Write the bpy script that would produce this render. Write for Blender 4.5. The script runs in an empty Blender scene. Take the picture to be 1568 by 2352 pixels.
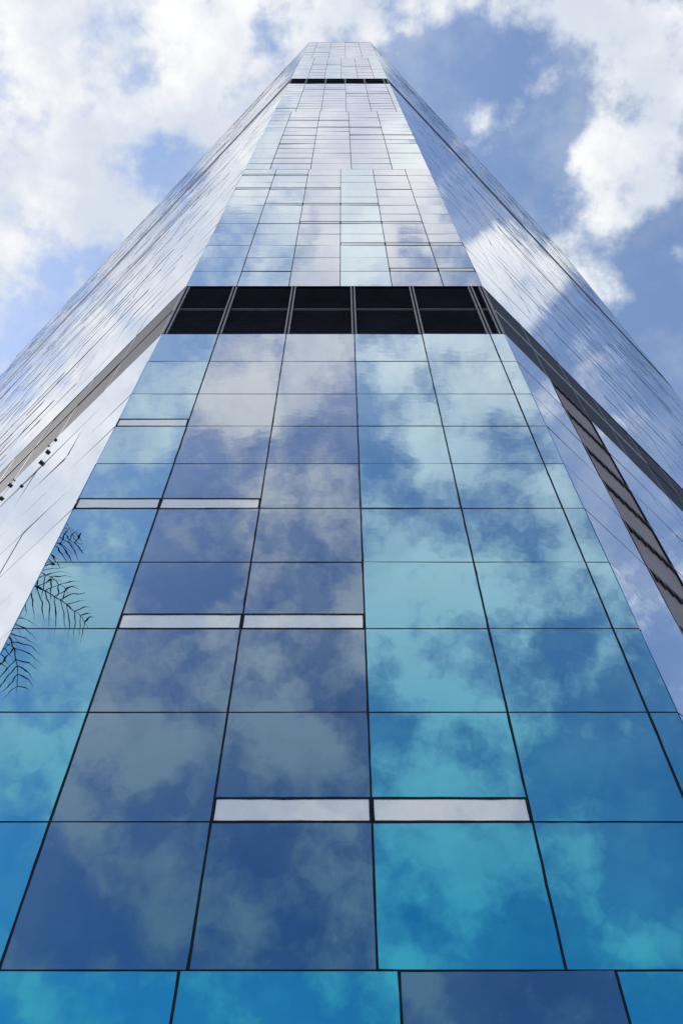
import bpy, bmesh, math, random
from mathutils import Vector
random.seed(11)
R = math.radians
scene = bpy.context.scene
COL = scene.collection

# ------------------------------------------------------------------ camera
D = 7.0                      # metres from the camera to the front facade
CAMZ = 1.6
F = 2000.0                   # focal length for a picture 2352 high
PITCH = math.atan(F / 1224.0)  # elevation of the view axis (58.5 deg)
cd = bpy.data.cameras.new("camera")
cam = bpy.data.objects.new("camera", cd)
COL.objects.link(cam)
cam.location = (0, 0, CAMZ)
cam.rotation_euler = (math.pi / 2 + PITCH, 0, 0)
cd.sensor_fit = 'VERTICAL'
cd.sensor_height = 36.0
cd.lens = F / 2352.0 * 36.0
cd.clip_start = 0.05
cd.clip_end = 5000.0
scene.camera = cam

# ------------------------------------------------------------------ exposure, sun
SUN_EL, SUN_AZ = R(42), R(-86)          # bearing measured from +Y, positive to +X
scene.view_settings.view_transform = 'Standard'
scene.view_settings.look = 'None'
scene.view_settings.gamma = 1.0
scene.view_settings.use_curve_mapping = False
scene.view_settings.exposure = 0.75
sl = bpy.data.lights.new("sun", 'SUN')
sl.energy = 2.0
sl.angle = R(0.5)
sl.color = (1.0, 0.95, 0.88)
sun = bpy.data.objects.new("sun", sl)
COL.objects.link(sun)
sdir = Vector((math.sin(SUN_AZ) * math.cos(SUN_EL), math.cos(SUN_AZ) * math.cos(SUN_EL), math.sin(SUN_EL)))
sun.location = sdir * 300
sun.rotation_euler = sdir.to_track_quat('Z', 'Y').to_euler()

# ------------------------------------------------------------------ world: sky with a cloud layer
world = bpy.data.worlds.new("World")
scene.world = world
world.use_nodes = True
wt = world.node_tree
wt.nodes.clear()


class NB:
    """small helper that wires shader nodes"""
    def __init__(s, tree): s.t = tree
    def new(s, typ, **kw):
        n = s.t.nodes.new(typ)
        for k, v in kw.items(): setattr(n, k, v)
        return n
    def put(s, sock, v):
        if isinstance(v, bpy.types.NodeSocket): s.t.links.new(v, sock)
        elif v is not None: sock.default_value = v
    def math(s, op, a, b=None, c=None, clamp=False):
        n = s.new('ShaderNodeMath', operation=op, use_clamp=clamp)
        for i, v in enumerate((a, b, c)):
            if v is not None: s.put(n.inputs[i], v)
        return n.outputs[0]
    def vmath(s, op, a, b=None, out=0):
        n = s.new('ShaderNodeVectorMath', operation=op)
        s.put(n.inputs[0], a)
        if b is not None: s.put(n.inputs[1], b)
        return n.outputs[out]
    def noise(s, vec, scale, detail=4, rough=0.5, dist=0.0, out=0):
        n = s.new('ShaderNodeTexNoise')
        n.inputs['Scale'].default_value = scale
        n.inputs['Detail'].default_value = detail
        n.inputs['Roughness'].default_value = rough
        n.inputs['Distortion'].default_value = dist
        s.put(n.inputs['Vector'], vec)
        return n.outputs[out]
    def smooth(s, v, a, b, lo=0.0, hi=1.0):
        n = s.new('ShaderNodeMapRange', interpolation_type='SMOOTHSTEP')
        s.put(n.inputs[0], v)
        for i, x in enumerate((a, b, lo, hi)): s.put(n.inputs[i + 1], x)
        return n.outputs[0]
    def mix(s, fac, a, b):
        n = s.new('ShaderNodeMix', data_type='RGBA')
        s.put(n.inputs[0], fac); s.put(n.inputs[6], a); s.put(n.inputs[7], b)
        return n.outputs[2]


b = NB(wt)
sky = b.new('ShaderNodeTexSky', sky_type='NISHITA')
sky.sun_disc = False
sky.sun_elevation = SUN_EL
sky.sun_rotation = SUN_AZ
sky.air_density = 1.0
sky.dust_density = 0.7
sky.ozone_density = 0.7
SKY_STRENGTH = 0.15
K0 = 0.12                    # flattens the cloud layer towards the horizon
tc = b.new('ShaderNodeTexCoord')
sep = b.new('ShaderNodeSeparateXYZ')
b.put(sep.inputs[0], tc.outputs['Generated'])
den = b.math('ADD', b.math('MAXIMUM', sep.outputs[2], 0.02), K0)
px = b.math('DIVIDE', sep.outputs[0], den)
py = b.math('DIVIDE', sep.outputs[1], den)
comb = b.new('ShaderNodeCombineXYZ')
b.put(comb.inputs[0], px); b.put(comb.inputs[1], py)
P = comb.outputs[0]
# cloud banks and clear gaps: centre on the layer, radii, weight
def bearing(az, el):
    """point of the cloud layer in the direction (bearing az from +Y, elevation el), degrees"""
    z = math.sin(R(el)); c = math.cos(R(el))
    return (c * math.sin(R(az)) / (z + K0), c * math.cos(R(az)) / (z + K0))
BANKS = [
    (-0.282, 0.043, 0.116, 0.103, 0.35),
    (-0.169, 0.036, 0.116, 0.102, 0.35),
    (-0.072, 0.050, 0.086, 0.076, 0.35),
    (-0.307, 0.180, 0.084, 0.081, 0.40),
    (-0.124, 0.103, 0.069, 0.063, 0.30),
    (-0.339, 0.261, 0.039, 0.040, 0.30),
    (0.234, 0.053, 0.078, 0.070, 0.50),
    (0.286, 0.036, 0.058, 0.051, 0.40),
    (0.250, 0.103, 0.052, 0.048, 0.30),
    (0.254, 0.157, 0.054, 0.051, 0.36),
    (0.255, 0.189, 0.030, 0.029, 0.20),
    (0.124, 0.122, 0.025, 0.023, 0.50),
    (0.230, 0.227, 0.048, 0.047, 0.30),
    (0.271, 0.266, 0.027, 0.027, 0.30),
    (0.057, 0.026, 0.031, 0.027, 0.35),
    (0.133, 0.019, 0.046, 0.040, 0.25),
    (0.006, 0.026, 0.046, 0.040, 0.30),
    (0.306, 0.103, 0.036, 0.033, 0.30),
    (0.285, 0.122, 0.041, 0.038, 0.20),
    (0.078, 0.060, 0.020, 0.018, 0.15),
    (-0.232, 0.111, 0.024, 0.022, -0.62),
    (-0.182, 0.080, 0.024, 0.022, -0.45),
    (-0.230, 0.056, 0.047, 0.042, 0.25),
    (-0.141, 0.073, 0.022, 0.020, -0.50),
    (-0.064, 0.043, 0.018, 0.015, -0.60),
    (-0.195, 0.157, 0.042, 0.040, -0.62),
    (-0.236, 0.210, 0.026, 0.025, -0.35),
    (-0.294, 0.252, 0.035, 0.035, -0.55),
    (-0.361, 0.329, 0.036, 0.038, -0.50),
    (-0.155, 0.134, 0.025, 0.023, -0.30),
    (-0.097, 0.064, 0.018, 0.016, -0.40),
    (0.106, 0.074, 0.068, 0.061, -0.55),
    (0.154, 0.161, 0.063, 0.060, -0.50),
    (0.058, 0.060, 0.032, 0.028, -0.30),
    (0.330, 0.325, 0.091, 0.095, -0.35),
    (0.321, 0.226, 0.065, 0.064, 0.10),
    (-0.101, 0.059, 0.023, 0.023, 0.35),
    (-0.141, 0.091, 0.032, 0.032, 0.30),
    (-0.221, 0.142, 0.047, 0.047, 0.30),
    (-0.277, 0.196, 0.049, 0.049, 0.25),
    (-0.215, 0.172, 0.085, 0.085, 0.30),
    (-0.664, 0.344, 0.174, 0.174, 0.95),
    (-0.455, 0.228, 0.102, 0.102, 0.80),
    (-0.570, 0.300, 0.082, 0.082, 0.30),
    (0.267, 0.162, 0.022, 0.022, -0.30),
    (0.222, 0.121, 0.026, 0.026, -0.35),
    (0.299, 0.172, 0.027, 0.027, 0.30),
    (0.262, 0.139, 0.027, 0.027, 0.20),
    (0.345, 0.238, 0.028, 0.028, 0.30),
    (0.442, 0.275, 0.035, 0.035, 0.35),
    (0.620, 0.332, 0.034, 0.034, 0.30),
    (0.535, 0.283, 0.081, 0.081, -0.30),
    (0.538, 0.358, 0.080, 0.080, -0.30),
    (0.199, 0.082, 0.038, 0.038, -0.40),
    (0.218, 0.125, 0.039, 0.039, -0.35),
    (0.292, 0.216, 0.036, 0.036, -0.30),
    (0.372, 0.199, 0.029, 0.029, -0.30),
    (0.402, 0.318, 0.049, 0.049, -0.30),
    (0.196, -0.464, 0.054, 0.060, -0.22),
    (-0.163, -0.629, 0.059, 0.069, -0.30),
    (-0.099, -0.636, 0.032, 0.038, -0.15),
    (-0.388, -1.205, 0.105, 0.152, -0.28),
    (-0.092, -1.093, 0.077, 0.106, -0.20),
    (0.370, -0.920, 0.089, 0.118, -0.20),
    (0.265, -0.781, 0.051, 0.064, -0.20),
    (0.087, -0.887, 0.059, 0.077, -0.15),
    (0.462, -1.128, 0.095, 0.135, -0.18),
    (-0.150, -0.454, 0.030, 0.032, -0.20),
    (0.236, -1.277, 0.068, 0.099, -0.20),
    (-0.061, -0.173, 0.019, 0.018, -0.30),
    (-0.106, -0.215, 0.022, 0.021, -0.25),
    (-0.028, -0.198, 0.019, 0.019, -0.35),
    (0.033, -0.223, 0.020, 0.019, -0.25),
    (0.087, -0.254, 0.016, 0.015, -0.25),
    (0.125, -0.361, 0.071, 0.074, 0.40),
    (0.170, -1.092, 0.128, 0.177, 0.40),
    (-0.287, -0.884, 0.076, 0.099, 0.45),
    (-0.410, -0.919, 0.071, 0.094, 0.35),
    (0.082, -0.728, 0.078, 0.095, 0.35),
    (-0.357, -1.114, 0.070, 0.098, 0.30),
    (-0.150, -0.776, 0.085, 0.106, 0.30),
    (0.131, -0.949, 0.055, 0.072, 0.25),
    (0.476, -1.299, 0.074, 0.110, 0.30),
    (-0.372, -1.355, 0.041, 0.062, 0.30),
    (-0.116, -0.371, 0.066, 0.070, 0.30),
    (-0.264, -0.464, 0.049, 0.054, 0.20),
    (0.113, -0.574, 0.078, 0.090, 0.18),
    (0.451, -1.270, 0.067, 0.098, 0.20),
    (-0.339, -0.638, 0.079, 0.095, 0.25),
    (0.007, -0.104, 0.090, 0.082, 0.70),
    (0.007, -0.169, 0.085, 0.081, 0.50),
    (0.006, -0.067, 0.040, 0.036, 0.50),
    (-0.002, -0.245, 0.111, 0.110, 0.40),
    (-0.108, -0.412, 0.121, 0.130, 0.20),
    (0.198, -0.386, 0.119, 0.127, 0.30),
    (0.237, -0.520, 0.126, 0.144, 0.12),
    (0.178, -0.754, 0.124, 0.153, 0.15),
    (-0.349, -0.703, 0.098, 0.120, 0.30),
    (-0.422, -0.918, 0.071, 0.094, 0.20),
    (0.316, -0.738, 0.083, 0.103, 0.20),
    (-0.231, -0.385, 0.071, 0.076, 0.10),
    (-0.106, -0.812, 0.173, 0.219, 0.12),
    (0.220, -0.609, 0.158, 0.186, 0.04),
    (-0.058, -1.330, 0.277, 0.415, 0.12),
    (-0.204, -1.229, 0.087, 0.125, 0.25),
    (-0.080, -0.902, 0.060, 0.078, 0.20),
    (-0.003, -1.383, 0.063, 0.095, 0.20),
    (-0.514, -1.423, 0.084, 0.129, 0.20),
    (0.327, -1.377, 0.042, 0.063, 0.10),
]
warp = b.noise(P, 5.0, 3, 0.55, out=1)
warp = b.vmath('SUBTRACT', warp, (0.5, 0.5, 0.5))
wn = b.new('ShaderNodeVectorMath', operation='SCALE')
b.put(wn.inputs[0], warp); wn.inputs['Scale'].default_value = 0.07
Pw = b.vmath('ADD', P, wn.outputs[0])
sumw = None
for (cx, cy, rx, ry, w) in BANKS:
    d = b.vmath('SUBTRACT', Pw, (cx, cy, 0))
    d = b.vmath('MULTIPLY', d, (1 / rx, 1 / ry, 0))
    l2 = b.vmath('DOT_PRODUCT', d, d, out=1)
    g = b.math('POWER', 2.718, b.math('MULTIPLY', l2, -1.0))
    sumw = b.math('MULTIPLY_ADD', g, w, 0.0 if sumw is None else sumw)
DIR = tc.outputs['Generated']
fb = b.noise(DIR, 13.0, 11, 0.60, 0.0)
fb2 = b.noise(DIR, 4.5, 3, 0.5, 0.0)
# the clouds to the south, behind the camera, are hazier and softer than those ahead
contrast = b.smooth(sep.outputs[1], -0.35, 0.0, 2.25, 2.6)
dens = b.math('MULTIPLY_ADD', b.math('SUBTRACT', fb, 0.5), contrast, 0.5)
dens = b.math('MULTIPLY_ADD', b.math('SUBTRACT', fb2, 0.5), 0.6, dens)
dens = b.math('MULTIPLY_ADD', sumw, 0.85, dens)
cover = b.smooth(dens, 0.32, 0.98)
# thin high veil that pales the blue between the banks
veil = b.math('MULTIPLY', b.smooth(b.noise(DIR, 9.0, 8, 0.6), 0.38, 0.70), 0.32)
cover = b.math('MAXIMUM', cover, veil)
shade = b.noise(DIR, 7.5, 8, 0.58, 0.0)
thick = b.smooth(dens, 0.55, 1.15)
bright = b.math('MULTIPLY', b.smooth(shade, 0.34, 0.66), thick)
# extra brightness added to clouds behind the camera, lifting the front glass reflections
bright = b.math('ADD', bright, b.smooth(sep.outputs[1], -0.75, -0.25, 0.55, 0.0), clamp=True)
cloudc = b.mix(bright, (0.68, 0.74, 0.84, 1), (1.03, 1.03, 1.02, 1))
skyc = b.new('ShaderNodeVectorMath', operation='SCALE')
b.put(skyc.inputs[0], sky.outputs[0]); skyc.inputs['Scale'].default_value = 1.0
cl = b.new('ShaderNodeVectorMath', operation='SCALE')
b.put(cl.inputs[0], cloudc); cl.inputs['Scale'].default_value = 0.60 / SKY_STRENGTH
final = b.mix(cover, skyc.outputs[0], cl.outputs[0])
bg = b.new('ShaderNodeBackground')
b.put(bg.inputs[0], final); bg.inputs[1].default_value = SKY_STRENGTH
wo = b.new('ShaderNodeOutputWorld')
b.put(wo.inputs[0], bg.outputs[0])

# ------------------------------------------------------------------ materials
MAT = {}
def new_mat(name):
    m = bpy.data.materials.new(name); m.use_nodes = True
    t = m.node_tree; t.nodes.clear()
    MAT[name] = m
    n = NB(t); n.out = n.new('ShaderNodeOutputMaterial')
    return m, n


def glass(name, f0, f90, wave=1.0, ramp=None, rough=0.0, body=None):
    """coated reflective glass: tinted when seen square on, a clear mirror at a glancing angle"""
    m, n = new_mat(name)
    tco = n.new('ShaderNodeTexCoord').outputs['Object']
    lw = n.new('ShaderNodeLayerWeight'); lw.inputs[0].default_value = 0.5
    cr = n.new('ShaderNodeValToRGB')
    ramp = ramp or [(0.05, 0.0), (0.18, 0.012), (0.30, 0.09), (0.45, 0.28), (0.60, 0.52), (0.74, 0.73), (0.90, 0.94), (1.0, 1.0)]
    e = cr.color_ramp.elements
    while len(e) < len(ramp): e.new(0.5)
    for el, (p_, v_) in zip(e, ramp):
        el.position = p_; el.color = (v_, v_, v_, 1)
    n.put(cr.inputs[0], lw.outputs['Facing'])
    c = n.mix(cr.outputs[0], (*f0, 1), (*f90, 1))
    # roller waves and a slow bow in the panes
    h1 = n.noise(tco, 3.6, 1, 0.4)
    h2 = n.noise(tco, 0.55, 1, 0.4)
    h = n.math('ADD', n.math('MULTIPLY', h1, 0.0007 * wave), n.math('MULTIPLY', h2, 0.0020 * wave))
    bp = n.new('ShaderNodeBump'); bp.inputs['Strength'].default_value = 1.0
    bp.inputs['Distance'].default_value = 1.0
    n.put(bp.inputs['Height'], h)
    # faint dust and rain marks in the gloss
    dn = n.noise(tco, 2.2, 5, 0.65)
    gl = n.new('ShaderNodeBsdfGlossy'); n.put(gl.inputs['Color'], c)
    gl.inputs['Roughness'].default_value = rough
    n.put(gl.inputs['Normal'], bp.outputs[0])
    df = n.new('ShaderNodeBsdfDiffuse'); df.inputs['Color'].default_value = (0.22, 0.22, 0.21, 1)
    mx = n.new('ShaderNodeMixShader')
    st = n.noise(n.vmath('MULTIPLY', tco, (5.0, 5.0, 0.35)), 1.0, 6, 0.6)
    n.put(mx.inputs[0], n.math('ADD', n.smooth(dn, 0.45, 0.85, 0.0, 0.025), n.smooth(st, 0.54, 0.78, 0.0, 0.03)))
    n.put(mx.inputs[1], gl.outputs[0]); n.put(mx.inputs[2], df.outputs[0])
    sh = mx
    if body:                                     # pale strips: matt body colour mixed into the mirror
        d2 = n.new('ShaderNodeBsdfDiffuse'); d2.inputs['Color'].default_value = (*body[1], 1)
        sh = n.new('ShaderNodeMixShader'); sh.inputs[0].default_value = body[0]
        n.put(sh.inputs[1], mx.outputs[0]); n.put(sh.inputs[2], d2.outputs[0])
    n.put(n.out.inputs[0], sh.outputs[0])
    return m


def solid(name, c, rough=0.5, var=0.15, scale=3.0, metallic=0.0, spec=0.5, bump=0.0, stretch=(1, 1, 1)):
    m, n = new_mat(name)
    tco = n.vmath('MULTIPLY', n.new('ShaderNodeTexCoord').outputs['Object'], stretch)
    nz = n.noise(tco, scale, 6, 0.6)
    v = n.smooth(nz, 0.25, 0.75, 1 - var, 1 + var)
    sc = n.new('ShaderNodeVectorMath', operation='SCALE')
    sc.inputs[0].default_value = c; n.put(sc.inputs['Scale'], v)
    p = n.new('ShaderNodeBsdfPrincipled')
    n.put(p.inputs['Base Color'], sc.outputs[0])
    p.inputs['Roughness'].default_value = rough
    p.inputs['Metallic'].default_value = metallic
    p.inputs['Specular IOR Level'].default_value = spec
    if bump:
        bp = n.new('ShaderNodeBump'); bp.inputs['Distance'].default_value = bump
        n.put(bp.inputs['Height'], nz); n.put(p.inputs['Normal'], bp.outputs[0])
    n.put(n.out.inputs[0], p.outputs[0])
    return m


glass('turquoise_glass', (0.027, 0.300, 0.450), (0.93, 0.95, 0.97))
glass('violet_glass', (0.055, 0.146, 0.252), (0.92, 0.92, 0.96))
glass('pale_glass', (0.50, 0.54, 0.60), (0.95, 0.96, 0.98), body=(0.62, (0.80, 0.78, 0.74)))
glass('side_glass', (0.10, 0.28, 0.50), (0.93, 0.94, 0.97), wave=1.0)
solid('sealant', (0.005, 0.010, 0.018), 0.6, 0.3, 8, spec=0.12)
solid('grey_sealant', (0.09, 0.10, 0.115), 0.6, 0.2, 6, spec=0.2)
solid('louvre_metal', (0.028, 0.032, 0.050), 0.75, 0.3, 0.8, spec=0.19)
solid('grey_metal', (0.19, 0.18, 0.19), 0.45, 0.2, 4)
solid('light_metal', (0.55, 0.55, 0.57), 0.5, 0.1, 3)
solid('brown_panel', (0.20, 0.165, 0.175), 0.7, 0.12, 1.2)
solid('black_metal', (0.012, 0.012, 0.016), 0.5, 0.2, 5)
solid('core_dark', (0.03, 0.035, 0.04), 0.8, 0.2, 1)
solid('concrete', (0.30, 0.29, 0.28), 0.85, 0.15, 1.5, bump=0.01)
solid('paving', (0.25, 0.245, 0.24), 0.85, 0.2, 0.8, bump=0.01)
solid('palm_leaf', (0.030, 0.050, 0.02), 0.8, 0.35, 4, spec=0.1)
solid('palm_bark', (0.10, 0.08, 0.06), 0.9, 0.3, 9, spec=0.1, bump=0.02, stretch=(1, 1, 4))

# ------------------------------------------------------------------ object helpers
def link(name, mesh, parent=None):
    o = bpy.data.objects.new(name, mesh)
    COL.objects.link(o)
    if parent is not None: o.parent = parent
    return o

def tag(o, label=None, category=None, group=None, kind=None):
    if label: o['label'] = label
    if category: o['category'] = category
    if group: o['group'] = group
    if kind: o['kind'] = kind
    return o

def mesh_from(name, verts, faces, mats, midx=None, smooth=False):
    me = bpy.data.meshes.new(name)
    me.from_pydata(verts, [], faces)
    for m in mats: me.materials.append(MAT[m])
    if midx:
        me.polygons.foreach_set('material_index', midx)
    if smooth:
        me.polygons.foreach_set('use_smooth', [True] * len(me.polygons))
    me.update()
    return me

# ------------------------------------------------------------------ the setting: ground
def ground():
    S = 1500
    me = mesh_from('ground', [(-S, -S, 0), (S, -S, 0), (S, S, 0), (-S, S, 0)], [(0, 1, 2, 3)], ['paving'])
    tag(link('ground', me), kind='structure')
ground()

# ------------------------------------------------------------------ tower frames
XL, XR = -0.590 * D, 0.535 * D          # corners of the narrow front face
TL, TR = R(47.1), R(46.6)               # bearings in which the long sides run back
LEN_L, LEN_R = 9.0 * D, 5.55 * D
H_ROOF = 18.2
def hz(h): return CAMZ + h * D          # facade height ratio -> metres above the ground

tower = bpy.data.objects.new('glass_tower', None)
COL.objects.link(tower)
tower.location = (0, D, 0)
tower.empty_display_size = 2
tag(tower, 'tall tower of turquoise and violet mirrored glass with dark louvre bands', 'skyscraper')

class Face:
    """a vertical wall: u runs along it, n points out of it (coordinates local to the tower)"""
    def __init__(s, o, u, n): s.o = Vector(o); s.u = Vector(u); s.n = Vector(n)
    def p(s, u, z, n=0.0):
        v = s.o + s.u * u + s.n * n
        return (v.x, v.y, z)
FRONT = Face((0, 0, 0), (1, 0, 0), (0, -1, 0))
RIGHT = Face((XR, 0, 0), (math.sin(TR), math.cos(TR), 0), (math.cos(TR), -math.sin(TR), 0))
LEFT = Face((XL, 0, 0), (-math.sin(TL), math.cos(TL), 0), (-math.cos(TL), -math.sin(TL), 0))

CF = (math.cos(PITCH), math.sin(PITCH))
def project(v):
    x, y, z = v[0], v[1] + D, v[2] - CAMZ
    dep = y * CF[0] + z * CF[1]
    up = z * CF[0] - y * CF[1]
    if dep < 0.05: return None
    return (784 + x / dep * F, 1176 - up / dep * F)

def clip_area(poly):
    for ax, lim, sg in ((0, 0, 1), (0, 1568, -1), (1, 0, 1), (1, 2352, -1)):
        out = []
        for i in range(len(poly)):
            a, c = poly[i], poly[(i + 1) % len(poly)]
            da, dc = (a[ax] - lim) * sg, (c[ax] - lim) * sg
            if da >= 0: out.append(a)
            if da * dc < 0:
                t = da / (da - dc)
                out.append((a[0] + (c[0] - a[0]) * t, a[1] + (c[1] - a[1]) * t))
        poly = out
        if len(poly) < 3: return 0.0
    return abs(sum(poly[i][0] * poly[(i + 1) % len(poly)][1] - poly[(i + 1) % len(poly)][0] * poly[i][1] for i in range(len(poly)))) / 2

def shown(face, u0, u1, z0, z1):
    q = [project(face.p(*uz)) for uz in ((u0, z0), (u1, z0), (u1, z1), (u0, z1))]
    if None in q: return 0.0
    return clip_area(q)

BOXF = [(0, 1, 2, 3), (7, 6, 5, 4), (0, 4, 5, 1), (1, 5, 6, 2), (2, 6, 7, 3), (3, 7, 4, 0)]
def box(face, u0, u1, z0, z1, n0, n1, tilt=0.0):
    """a slab on a face; its outer face may lean by a hair"""
    tu = random.gauss(0, tilt) * (u1 - u0) / 2
    tz = random.gauss(0, tilt) * (z1 - z0) / 2
    o = [face.p(u0, z0, n1 - tu - tz), face.p(u1, z0, n1 + tu - tz), face.p(u1, z1, n1 + tu + tz), face.p(u0, z1, n1 - tu + tz)]
    i = [face.p(u0, z0, n0), face.p(u1, z0, n0), face.p(u1, z1, n0), face.p(u0, z1, n0)]
    # winding so that normals point out
    if (Vector(o[1]) - Vector(o[0])).cross(Vector(o[2]) - Vector(o[0])).dot(face.n) < 0:
        f = [tuple(reversed(q)) for q in BOXF]
    else: f = BOXF
    return o + i, f

def strip(face, vertical, c, a0, a1, w, n0, n1, jit=0.0, step=0.16):
    """a joint: a long thin bar whose edges wander a little"""
    if jit == 0.0:
        if vertical: return box(face, c - w / 2, c + w / 2, a0, a1, n0, n1)
        return box(face, a0, a1, c - w / 2, c + w / 2, n0, n1)
    k = max(2, int((a1 - a0) / step))
    vs, fs = [], []
    for i in range(k + 1):
        a = a0 + (a1 - a0) * i / k
        w0 = w / 2 * (1 + random.gauss(0, jit)); w1 = w / 2 * (1 + random.gauss(0, jit))
        if random.random() < 0.05: w1 *= 1.5
        if random.random() < 0.05: w0 *= 1.5
        for s_, n in ((c - w0, n0), (c - w0, n1), (c + w1, n1), (c + w1, n0)):
            vs.append(face.p(s_, a, n) if vertical else face.p(a, s_, n))
    for i in range(k):
        q = i * 4
        for j in range(3): fs.append((q + j, q + j + 1, q + j + 5, q + j + 4))
    fs.append((0, 1, 2, 3)); e = k * 4; fs.append((e + 3, e + 2, e + 1, e))
    return vs, fs

class Bag:
    """everything of one kind of part: the 100 that show largest become parts, the rest one part"""
    def __init__(s, name, limit=100): s.name = name; s.it = []; s.limit = limit
    def add(s, vf, mat, area, label=None, kids=None): s.it.append((area, vf, mat, label, kids))
    def build(s, parent):
        s.it.sort(key=lambda q: -q[0])
        big, rest = s.it[:s.limit], s.it[s.limit:]
        while big and big[-1][0] <= 0: rest.append(big.pop())
        for area, (v, f), mat, label, kids in big:
            o = link(s.name, mesh_from(s.name, v, f, [mat]), parent)
            if label: o['label'] = label
            for kn, (kv, kf), km in (kids or []):
                link(kn, mesh_from(kn, kv, kf, [km]), o)
        if rest:
            V, Fc, M, mats = [], [], [], []
            for area, (v, f), mat, label, kids in rest:
                todo = [((v, f), mat)] + [((kv, kf), km) for kn, (kv, kf), km in (kids or [])]
                for (v_, f_), m_ in todo:
                    if m_ not in mats: mats.append(m_)
                    k = len(V); V += v_; Fc += [tuple(i + k for i in q) for q in f_]
                    M += [mats.index(m_)] * len(f_)
            o = link(s.name, mesh_from(s.name, V, Fc, mats, M), parent)
            o['kind'] = 'stuff'

panes = Bag('glass_pane'); transoms = Bag('transom'); mullions = Bag('mullion')
vents = Bag('vent_strip'); louvres = Bag('louvre_panel'); posts = Bag('band_post')
cladding = Bag('cladding_panel'); clips = Bag('bracket')

# ------------------------------------------------------------------ zones of the facade, bottom to top
# (h0, h1, rows, kind, inner joints of the front face as fractions of D, pane tints)
T_, V_ = 'turquoise_glass', 'violet_glass'
ROWS_B = [0.5937, 0.8059, 1.0176, 1.2272, 1.4368, 1.6448, 1.8528, 2.0598, 2.2666, 2.5118, 2.7532]
def even(a, c, n): return [a + (c - a) * i / n for i in range(n + 1)]
CA = [-0.449, -0.191, 0.0674, 0.3224]
CB = [-0.4038, -0.181, 0.0423, 0.2645, 0.4878]
CD_ = [-0.398, -0.2005, -0.005, 0.1925, 0.3885]
CE = [-0.440, -0.190, 0.061, 0.3123]
ZONES = [
    dict(h=even(-1.6 / D + 0.02, 0.5937, 4), cols=CA, tint=[T_, T_, T_, V_, T_], kind='glass'),
    dict(h=ROWS_B, cols=CB, tint=[T_, V_, V_, T_, T_, T_], kind='glass'),
    dict(h=[2.7532, 3.02, 3.276], cols=CB, kind='band'),
    dict(h=even(3.276, 5.665, 12), cols=CD_, tint=[T_, T_, V_, T_, V_, V_], kind='glass'),
    dict(h=even(5.665, 8.40, 14), cols=CE, tint=[T_, V_, V_, V_, T_], kind='glass'),
    dict(h=even(8.40, 10.79, 12), cols=CB, tint=[T_, V_, V_, V_, V_, T_], kind='glass'),
    dict(h=[10.79, 11.39], cols=CB, kind='band'),
    dict(h=even(11.39, 14.58, 16), cols=CD_, tint=[T_, V_, T_, V_, V_, T_], kind='glass'),
    dict(h=even(14.58, H_ROOF, 18), cols=CE, tint=[V_, T_, V_, T_, V_], kind='glass'),
]
# pale vent strips just above a row joint, and bold row joints: zone -> row -> columns
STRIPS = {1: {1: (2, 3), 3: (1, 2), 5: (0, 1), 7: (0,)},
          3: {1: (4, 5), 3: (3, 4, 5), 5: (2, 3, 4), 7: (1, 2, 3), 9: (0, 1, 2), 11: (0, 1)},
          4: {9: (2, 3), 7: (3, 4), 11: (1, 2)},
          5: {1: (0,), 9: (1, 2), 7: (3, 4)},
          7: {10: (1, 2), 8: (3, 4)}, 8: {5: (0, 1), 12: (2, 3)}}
BOLD = {1: {5: (3,), 7: (3,), 9: (3,)},
        3: {1: (1,), 5: (1,), 9: (4,), 11: (4,)},
        4: {1: (1,), 2: (1,), 4: (1,), 5: (1, 4), 6: (1, 3), 7: (1,), 9: (1,), 11: (0, 1), 3: (4,)},
        5: {1: (1, 4), 2: (1, 4), 3: (1, 4), 5: (4,), 6: (1, 3, 4), 8: (1, 4), 10: (1, 2)},
        7: {2: (1, 4), 4: (1, 4), 6: (1, 4, 5), 8: (1,), 10: (4,), 12: (1, 2), 14: (1, 4)},
        8: {1: (1,), 3: (0, 1), 6: (1, 3), 9: (1, 2), 11: (1, 4), 13: (1,), 15: (1, 2, 3)}}
GAP = 0.0045
STRIP_H = 0.040 * D

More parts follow.
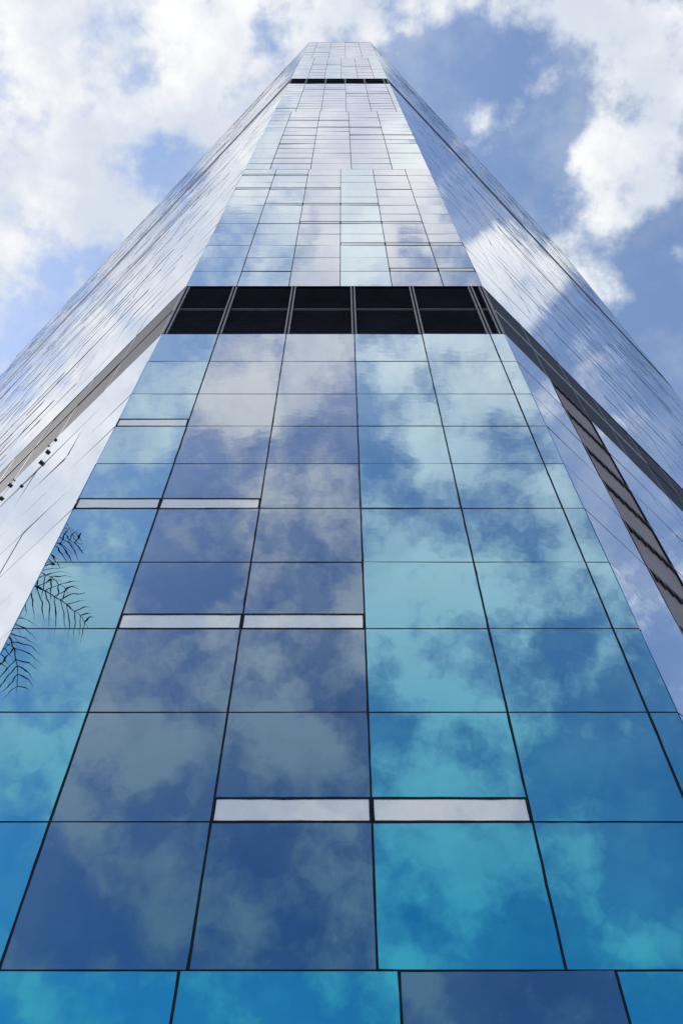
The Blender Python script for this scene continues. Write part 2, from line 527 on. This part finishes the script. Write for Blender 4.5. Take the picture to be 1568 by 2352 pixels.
for zi, zn in enumerate(ZONES):
    xs = [XL] + [c * D for c in zn['cols']] + [XR]
    hs = [hz(h) for h in zn['h']]
    near = zn['h'][0] < 3.0
    if zn['kind'] == 'glass':
        for r in range(len(hs) - 1):
            for c in range(len(xs) - 1):
                z0, z1, u0, u1 = hs[r], hs[r + 1], xs[c], xs[c + 1]
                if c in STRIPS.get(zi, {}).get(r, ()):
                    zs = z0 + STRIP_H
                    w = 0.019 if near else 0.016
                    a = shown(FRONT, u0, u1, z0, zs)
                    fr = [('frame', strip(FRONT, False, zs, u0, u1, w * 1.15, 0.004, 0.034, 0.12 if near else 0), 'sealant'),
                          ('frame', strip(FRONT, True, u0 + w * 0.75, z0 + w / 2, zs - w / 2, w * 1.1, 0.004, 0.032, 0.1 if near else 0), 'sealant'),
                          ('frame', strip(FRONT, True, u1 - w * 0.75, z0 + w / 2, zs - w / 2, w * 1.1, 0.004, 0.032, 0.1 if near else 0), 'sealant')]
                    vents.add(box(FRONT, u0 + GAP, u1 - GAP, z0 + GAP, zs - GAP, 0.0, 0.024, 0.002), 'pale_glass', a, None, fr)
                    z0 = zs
                mat = zn['tint'][c]
                lab = 'violet blue mirrored pane' if mat == V_ else 'turquoise mirrored pane'
                panes.add(box(FRONT, u0 + GAP, u1 - GAP, z0 + GAP, z1 - GAP, 0.0, 0.020, 0.0016 if near else 0.0028),
                          mat, shown(FRONT, u0, u1, z0, z1), lab)
        # row joints
        for r in range(len(hs)):
            if r == 0 and zi and ZONES[zi - 1]['kind'] == 'glass' and False: continue
            for c in range(len(xs) - 1):
                bold = c in BOLD.get(zi, {}).get(r, ()) or c in STRIPS.get(zi, {}).get(r, ())
                if r == len(hs) - 1 and zi + 1 < len(ZONES) and ZONES[zi + 1]['kind'] == 'glass': continue
                w = (0.026 if bold else 0.0145) if near else (0.045 if bold else 0.009)
                if zi == 4 or zi == 5 or zi > 6: w = 0.062 if bold else 0.006
                ends = (xs[c], xs[c + 1])
                transoms.add(strip(FRONT, False, hs[r], ends[0], ends[1], w, 0.004, 0.023 + (0.002 if bold else 0), 0.10 if near else 0),
                             'sealant', shown(FRONT, ends[0], ends[1], hs[r] - w / 2, hs[r] + w / 2))
        for x in xs[1:-1]:
            w = 0.0225 if near else (0.022 if zi < 4 else 0.028)
            mullions.add(strip(FRONT, True, x, hs[0], hs[-1], w, 0.004, 0.0275, 0.10 if near else 0, 0.2),
                         'sealant', shown(FRONT, x - w / 2, x + w / 2, hs[0], hs[-1]))
    else:
        for r in range(len(hs) - 1):
            for c in range(len(xs) - 1):
                u0, u1, z0, z1 = xs[c], xs[c + 1], hs[r], hs[r + 1]
                # louvre panel: slats folded out of one sheet
                vs, fs = [], []
                n_s = 14
                for k in range(n_s + 1):
                    zz = z0 + 0.02 + (z1 - z0 - 0.04) * k / n_s
                    for nn in ((0.0, -0.05) if k == 0 else (-0.05, 0.0) if k == n_s else (-0.012, -0.05)):
                        pass
                for k in range(n_s):
                    za = z0 + 0.02 + (z1 - z0 - 0.04) * k / n_s
                    zb = z0 + 0.02 + (z1 - z0 - 0.04) * (k + 1) / n_s
                    q = len(vs)
                    vs += [FRONT.p(u0 + .02, za, -0.005), FRONT.p(u1 - .02, za, -0.005),
                           FRONT.p(u1 - .02, zb - 0.012, -0.045), FRONT.p(u0 + .02, zb - 0.012, -0.045),
                           FRONT.p(u1 - .02, zb, -0.045), FRONT.p(u0 + .02, zb, -0.045)]
                    fs += [(q, q + 1, q + 2, q + 3), (q + 3, q + 2, q + 4, q + 5)]
                    if k < n_s - 1: fs.append((q + 5, q + 4, q + 7, q + 6))
                louvres.add((vs, fs), 'louvre_metal', shown(FRONT, u0, u1, z0, z1))
        for x in xs[1:-1] + [XL + 0.05, XR - 0.05]:
            for dx in (-0.042, 0.042):
                if abs(x - XL) < 0.2 and dx > 0 or abs(x - XR) < 0.2 and dx < 0: dx *= 0.9
                posts.add(box(FRONT, x + dx - 0.0165, x + dx + 0.0165, hs[0], hs[-1], -0.045, 0.018), 'grey_metal',
                          shown(FRONT, x + dx - .03, x + dx + .03, hs[0], hs[-1]))
        for z in hs[1:-1]:
            for c in range(len(xs) - 1):
                transoms.add(box(FRONT, xs[c] + 0.08, xs[c + 1] - 0.08, z - 0.007, z + 0.007, -0.045, -0.002), 'grey_metal',
                             shown(FRONT, xs[c], xs[c + 1], z - .012, z + .012))

# ------------------------------------------------------------------ the two long sides
PITCH_U = 0.2264 * D
def side(face, length, is_right):
    ncol = int(length / PITCH_U)
    us = [PITCH_U * i for i in range(ncol + 1)]
    if not is_right:
        us = [0.0] + [0.2 + 1.85 * i for i in range(1, int((length - 0.2) / 1.85) + 1)]
        ncol = len(us) - 1
    rnd = random.Random(5 if is_right else 9)
    for zi, zn in enumerate(ZONES):
        hs = [hz(h) for h in zn['h']]
        if zn['kind'] == 'band':
            for r in range(len(hs) - 1):
                for c in range(ncol):
                    u0, u1, z0, z1 = us[c], us[c + 1], hs[r], hs[r + 1]
                    louvres.add(box(face, u0 + .02, u1 - .02, z0 + .012, z1 - .012, -0.03, 0.006, 0.004), 'louvre_metal', shown(face, u0, u1, z0, z1))
            for u in us:
                uu = max(u, 0.06)
                posts.add(box(face, uu - 0.02, uu + 0.02, hs[0], hs[-1], -0.03, 0.010), 'grey_metal', shown(face, uu - .03, uu + .03, hs[0], hs[-1]))
            if len(hs) > 2:
                n_l = 4 if is_right else 7
                transoms.add(box(face, us[0] + 0.1, us[n_l], hs[1] - 0.03, hs[1] + 0.03, -0.03, 0.03), 'light_metal' if is_right else 'black_metal', shown(face, us[0], us[n_l], hs[1] - .03, hs[1] + .03))
                transoms.add(box(face, us[n_l], us[-1], hs[1] - 0.012, hs[1] + 0.012, -0.03, 0.014), 'black_metal', shown(face, us[n_l], us[-1], hs[1] - .012, hs[1] + .012))
            continue
        for r in range(len(hs) - 1):
            for c in range(ncol):
                u0, u1, z0, z1 = us[c], us[c + 1], hs[r], hs[r + 1]
                if is_right and c == 1 and zi <= 1: continue
                panes.add(box(face, u0 + .003, u1 - .003, z0 + .003, z1 - .003, 0.0, 0.020, 0.003), 'side_glass', shown(face, u0, u1, z0, z1))
            # fine joint over the whole length, bold runs where sashes or sills stand proud
            z = hs[r]
            spans = [(us[0], us[-1])] if not (is_right and zi <= 1) else [(us[0], us[1]), (us[2], us[-1])]
            for a0, a1 in spans:
                transoms.add(box(face, a0 + .01, a1, z - 0.005, z + 0.005, 0.004, 0.0215), 'grey_sealant', shown(face, a0, a1, z - .007, z + .007))
            dens_ = (0.14 if zi <= 1 else 0.38 if zi == 3 else 0.34)
            c = rnd.randint(1, 5)
            while c < ncol - 2:
                L = rnd.choice((1, 2, 2, 3, 3, 4, 5, 6))
                if rnd.random() < dens_ and not (is_right and zi <= 1 and c <= 2):
                    a0, a1 = us[c], us[min(c + L, ncol)]
                    hgt = rnd.choice((0.010, 0.012, 0.014, 0.016, 0.02, 0.03)) * (1.0 if zi <= 3 else 1.3)
                    transoms.add(box(face, a0, a1, z - hgt / 2, z + hgt / 2, 0.004, 0.022 + hgt * 0.3), 'sealant', shown(face, a0, a1, z - hgt / 2, z + hgt / 2))
                c += L + rnd.randint(1, 3)
        for i, u in enumerate(us[1:-1]):
            w = 0.007
            if is_right and i <= 1 and zi <= 1: w = 0.034
            mullions.add(box(face, u - w / 2, u + w / 2, hs[0], hs[-1], 0.004, 0.0215), 'sealant' if w > 0.01 else 'grey_sealant', shown(face, u - w / 2, u + w / 2, hs[0], hs[-1]))
    if is_right:
        # the brown clad column with a saw-toothed row of brackets under every joint
        for zi in (0, 1):
            hs = [hz(h) for h in ZONES[zi]['h']]
            for r in range(len(hs) - 1):
                z0, z1 = hs[r], hs[r + 1]
                kids = []
                p_ = (PITCH_U - 0.10) / 7
                for k in range(7):
                    a = us[1] + 0.05 + p_ * k
                    zt = z1 - 0.012
                    vs = []
                    for nn in (-0.02, 0.035):
                        vs += [face.p(a, zt, nn), face.p(a + p_ * 0.96, zt, nn), face.p(a + p_ * 0.93, zt - 0.17, nn), face.p(a + p_ * 0.78, zt - 0.14, nn)]
                    fs = [(0, 1, 2, 3), (7, 6, 5, 4), (0, 4, 5, 1), (1, 5, 6, 2), (2, 6, 7, 3), (3, 7, 4, 0)]
                    kids.append(('bracket', (vs, fs), 'black_metal'))
                kids.append(('trim', box(face, us[1] + 0.022, us[1] + 0.040, z0 + .01, z1 - .01, -0.02, 0.03), 'grey_metal'))
                cladding.add(box(face, us[1] + 0.02, us[2] - 0.02, z0 + 0.008, z1 - 0.008, -0.04, -0.012), 'brown_panel', shown(face, us[1], us[2], z0, z1), None, kids)
    return us
us_r = side(RIGHT, LEN_R, True)
us_l = side(LEFT, LEN_L, False)



# dark clips on two joints of the left side, under the louvre band
def clip(u, z, s):
    vs, fs = box(LEFT, u - s / 2, u + s / 2, z - s / 2, z + s / 2, 0.02, 0.02 + s * 0.8)
    v2, f2 = box(LEFT, u - s * .22, u + s * .22, z - s * .9, z - s / 2, 0.022, 0.02 + s * 0.45)
    k = len(vs); vs += v2; fs = list(fs) + [tuple(i + k for i in q) for q in f2]
    link('bracket', mesh_from('bracket', vs, fs, ['black_metal']), tower)
for u, z, s_ in ((3.89, 20.72, .055), (4.277, 20.93, .035), (3.90, 20.09, .075), (3.90, 19.555, .075), (4.44, 19.10, .05), (5.74, 20.97, .04), (5.76, 20.72, .07), (5.75, 20.05, .07)):
    clip(u, z, s_)
transoms.add(box(LEFT, 3.9, 9.45, 19.07, 19.10, 0.004, 0.026), 'sealant', shown(LEFT, 3.9, 9.45, 19.07, 19.10))
mullions.add(box(LEFT, 3.89, 3.91, 19.5, 20.85, 0.004, 0.027), 'sealant', shown(LEFT, 3.89, 3.91, 19.5, 20.85))


for bag in (panes, transoms, mullions, vents, louvres, posts, cladding):
    bag.build(tower)

# structural core behind the panes, coping on the roof edge
def prism(name, mat, inset, z0, z1, extra=0.0):
    pts = []
    for f_, u, iu in ((LEFT, LEN_L - inset, 0), (LEFT, 0, 0), (RIGHT, 0, 0), (RIGHT, LEN_R - inset, 0)):
        v = f_.o + f_.u * u
        pts.append(v)
    # inset the walls
    l0 = LEFT.o - LEFT.n * inset; r0 = RIGHT.o - RIGHT.n * inset
    def cut(o, u):       # where a side wall meets the inset front plane y = inset
        t = (inset - o.y) / u.y
        return o + u * t
    a = cut(l0, LEFT.u); c = cut(r0, RIGHT.u)
    e1 = l0 + LEFT.u * (LEN_L - max(inset, 0)); e2 = r0 + RIGHT.u * (LEN_R - max(inset, 0))
    far = Vector((0, max(e1.y, e2.y) + 30, 0))
    ring = [a, c, e2, far, e1]
    vs = [(p_.x, p_.y, z0) for p_ in ring] + [(p_.x, p_.y, z1) for p_ in ring]
    n = len(ring)
    fs = [tuple(range(n - 1, -1, -1)), tuple(range(n, 2 * n))] + [(i, (i + 1) % n, n + (i + 1) % n, n + i) for i in range(n)]
    return link(name, mesh_from(name, vs, fs, [mat]), tower)
prism('core', 'core_dark', 0.06, 0.0, hz(H_ROOF) - 0.05)
prism('coping', 'grey_metal', -0.03, hz(H_ROOF) + 0.002, hz(H_ROOF) + 0.14)

# ------------------------------------------------------------------ the palm mirrored in the front glass
def palm(x, y, top):
    root = link('palm_tree', None)
    root.location = (x, y, 0)
    tag(root, 'tall palm tree whose dark fronds are mirrored in the left panes of the front facade', 'palm tree')
    rnd = random.Random(3)
    vs, fs, seg, ring = [], [], 40, 14
    for i in range(seg + 1):
        t = i / seg
        r = 0.24 * (1 - t) + 0.13 * t + 0.05 * math.exp(-t * 14) + (0.012 if i % 2 else 0)
        cx, cy = 0.5 * math.sin(t * 2.1) * t, -0.25 * t * t
        for k in range(ring):
            a = 2 * math.pi * k / ring
            vs.append((cx + r * math.cos(a), cy + r * math.sin(a), top * t))
    for i in range(seg):
        for k in range(ring):
            k2 = (k + 1) % ring
            fs.append((i * ring + k, i * ring + k2, (i + 1) * ring + k2, (i + 1) * ring + k))
    fs.append(tuple(seg * ring + k for k in range(ring)))
    link('trunk', mesh_from('trunk', vs, fs, ['palm_bark'], smooth=True), root)
    c0 = Vector((0.5 * math.sin(2.1), -0.25, top - 0.05))
    nf = 17
    for q in range(nf):
        az = 2 * math.pi * q / nf * 1.0 + rnd.uniform(-.15, .15)
        el0 = R((75, 38, 8)[q % 3] + rnd.uniform(-8, 8))
        L = rnd.uniform(3.3, 4.0)
        pts, p_, el = [], c0.copy(), el0
        n = 30
        for i in range(n + 1):
            pts.append(p_.copy())
            p_ = p_ + Vector((math.cos(az) * math.cos(el), math.sin(az) * math.cos(el), math.sin(el))) * (L / n)
            el -= R(2.2 + 1.3 * (i / n))
        sidev = Vector((-math.sin(az), math.cos(az), 0))
        vs, fs = [], []
        for i, pt in enumerate(pts):
            w = 0.035 * (1 - i / n) + 0.008
            vs += [tuple(pt + sidev * w), tuple(pt + Vector((0, 0, w))), tuple(pt - sidev * w), tuple(pt - Vector((0, 0, w)))]
        for i in range(n):
            for k in range(4):
                fs.append((i * 4 + k, i * 4 + (k + 1) % 4, i * 4 + 4 + (k + 1) % 4, i * 4 + 4 + k))
        for i in range(2, n, 2):
            tdir = (pts[i + 1] - pts[i]).normalized()
            ll = 1.05 * math.sin(math.pi * (0.12 + 0.86 * i / n)) ** 0.6 + 0.08
            for sg in (-1, 1):
                dv = (sidev * sg * 0.85 + tdir * 0.55 + Vector((0, 0, rnd.uniform(-0.15, 0.2)))).normalized()
                wv = tdir.cross(dv).normalized() * 0.0 + tdir * 0.018
                base = pts[i]
                mid = base + dv * ll * 0.5
                tip = base + dv * ll + Vector((0, 0, -0.28 * ll))
                up = Vector((0, 0, 0.012))
                k = len(vs)
                vs += [tuple(base - wv), tuple(base + wv), tuple(mid + wv * 1.3), tuple(tip), tuple(mid - wv * 1.3), tuple(mid + up)]
                fs += [(k, k + 1, k + 5), (k + 1, k + 2, k + 5), (k + 2, k + 3, k + 5), (k + 3, k + 4, k + 5), (k + 4, k, k + 5)]
        link('frond', mesh_from('frond', vs, fs, ['palm_leaf']), root)
palm(-10.75, 0.0, 21.5)
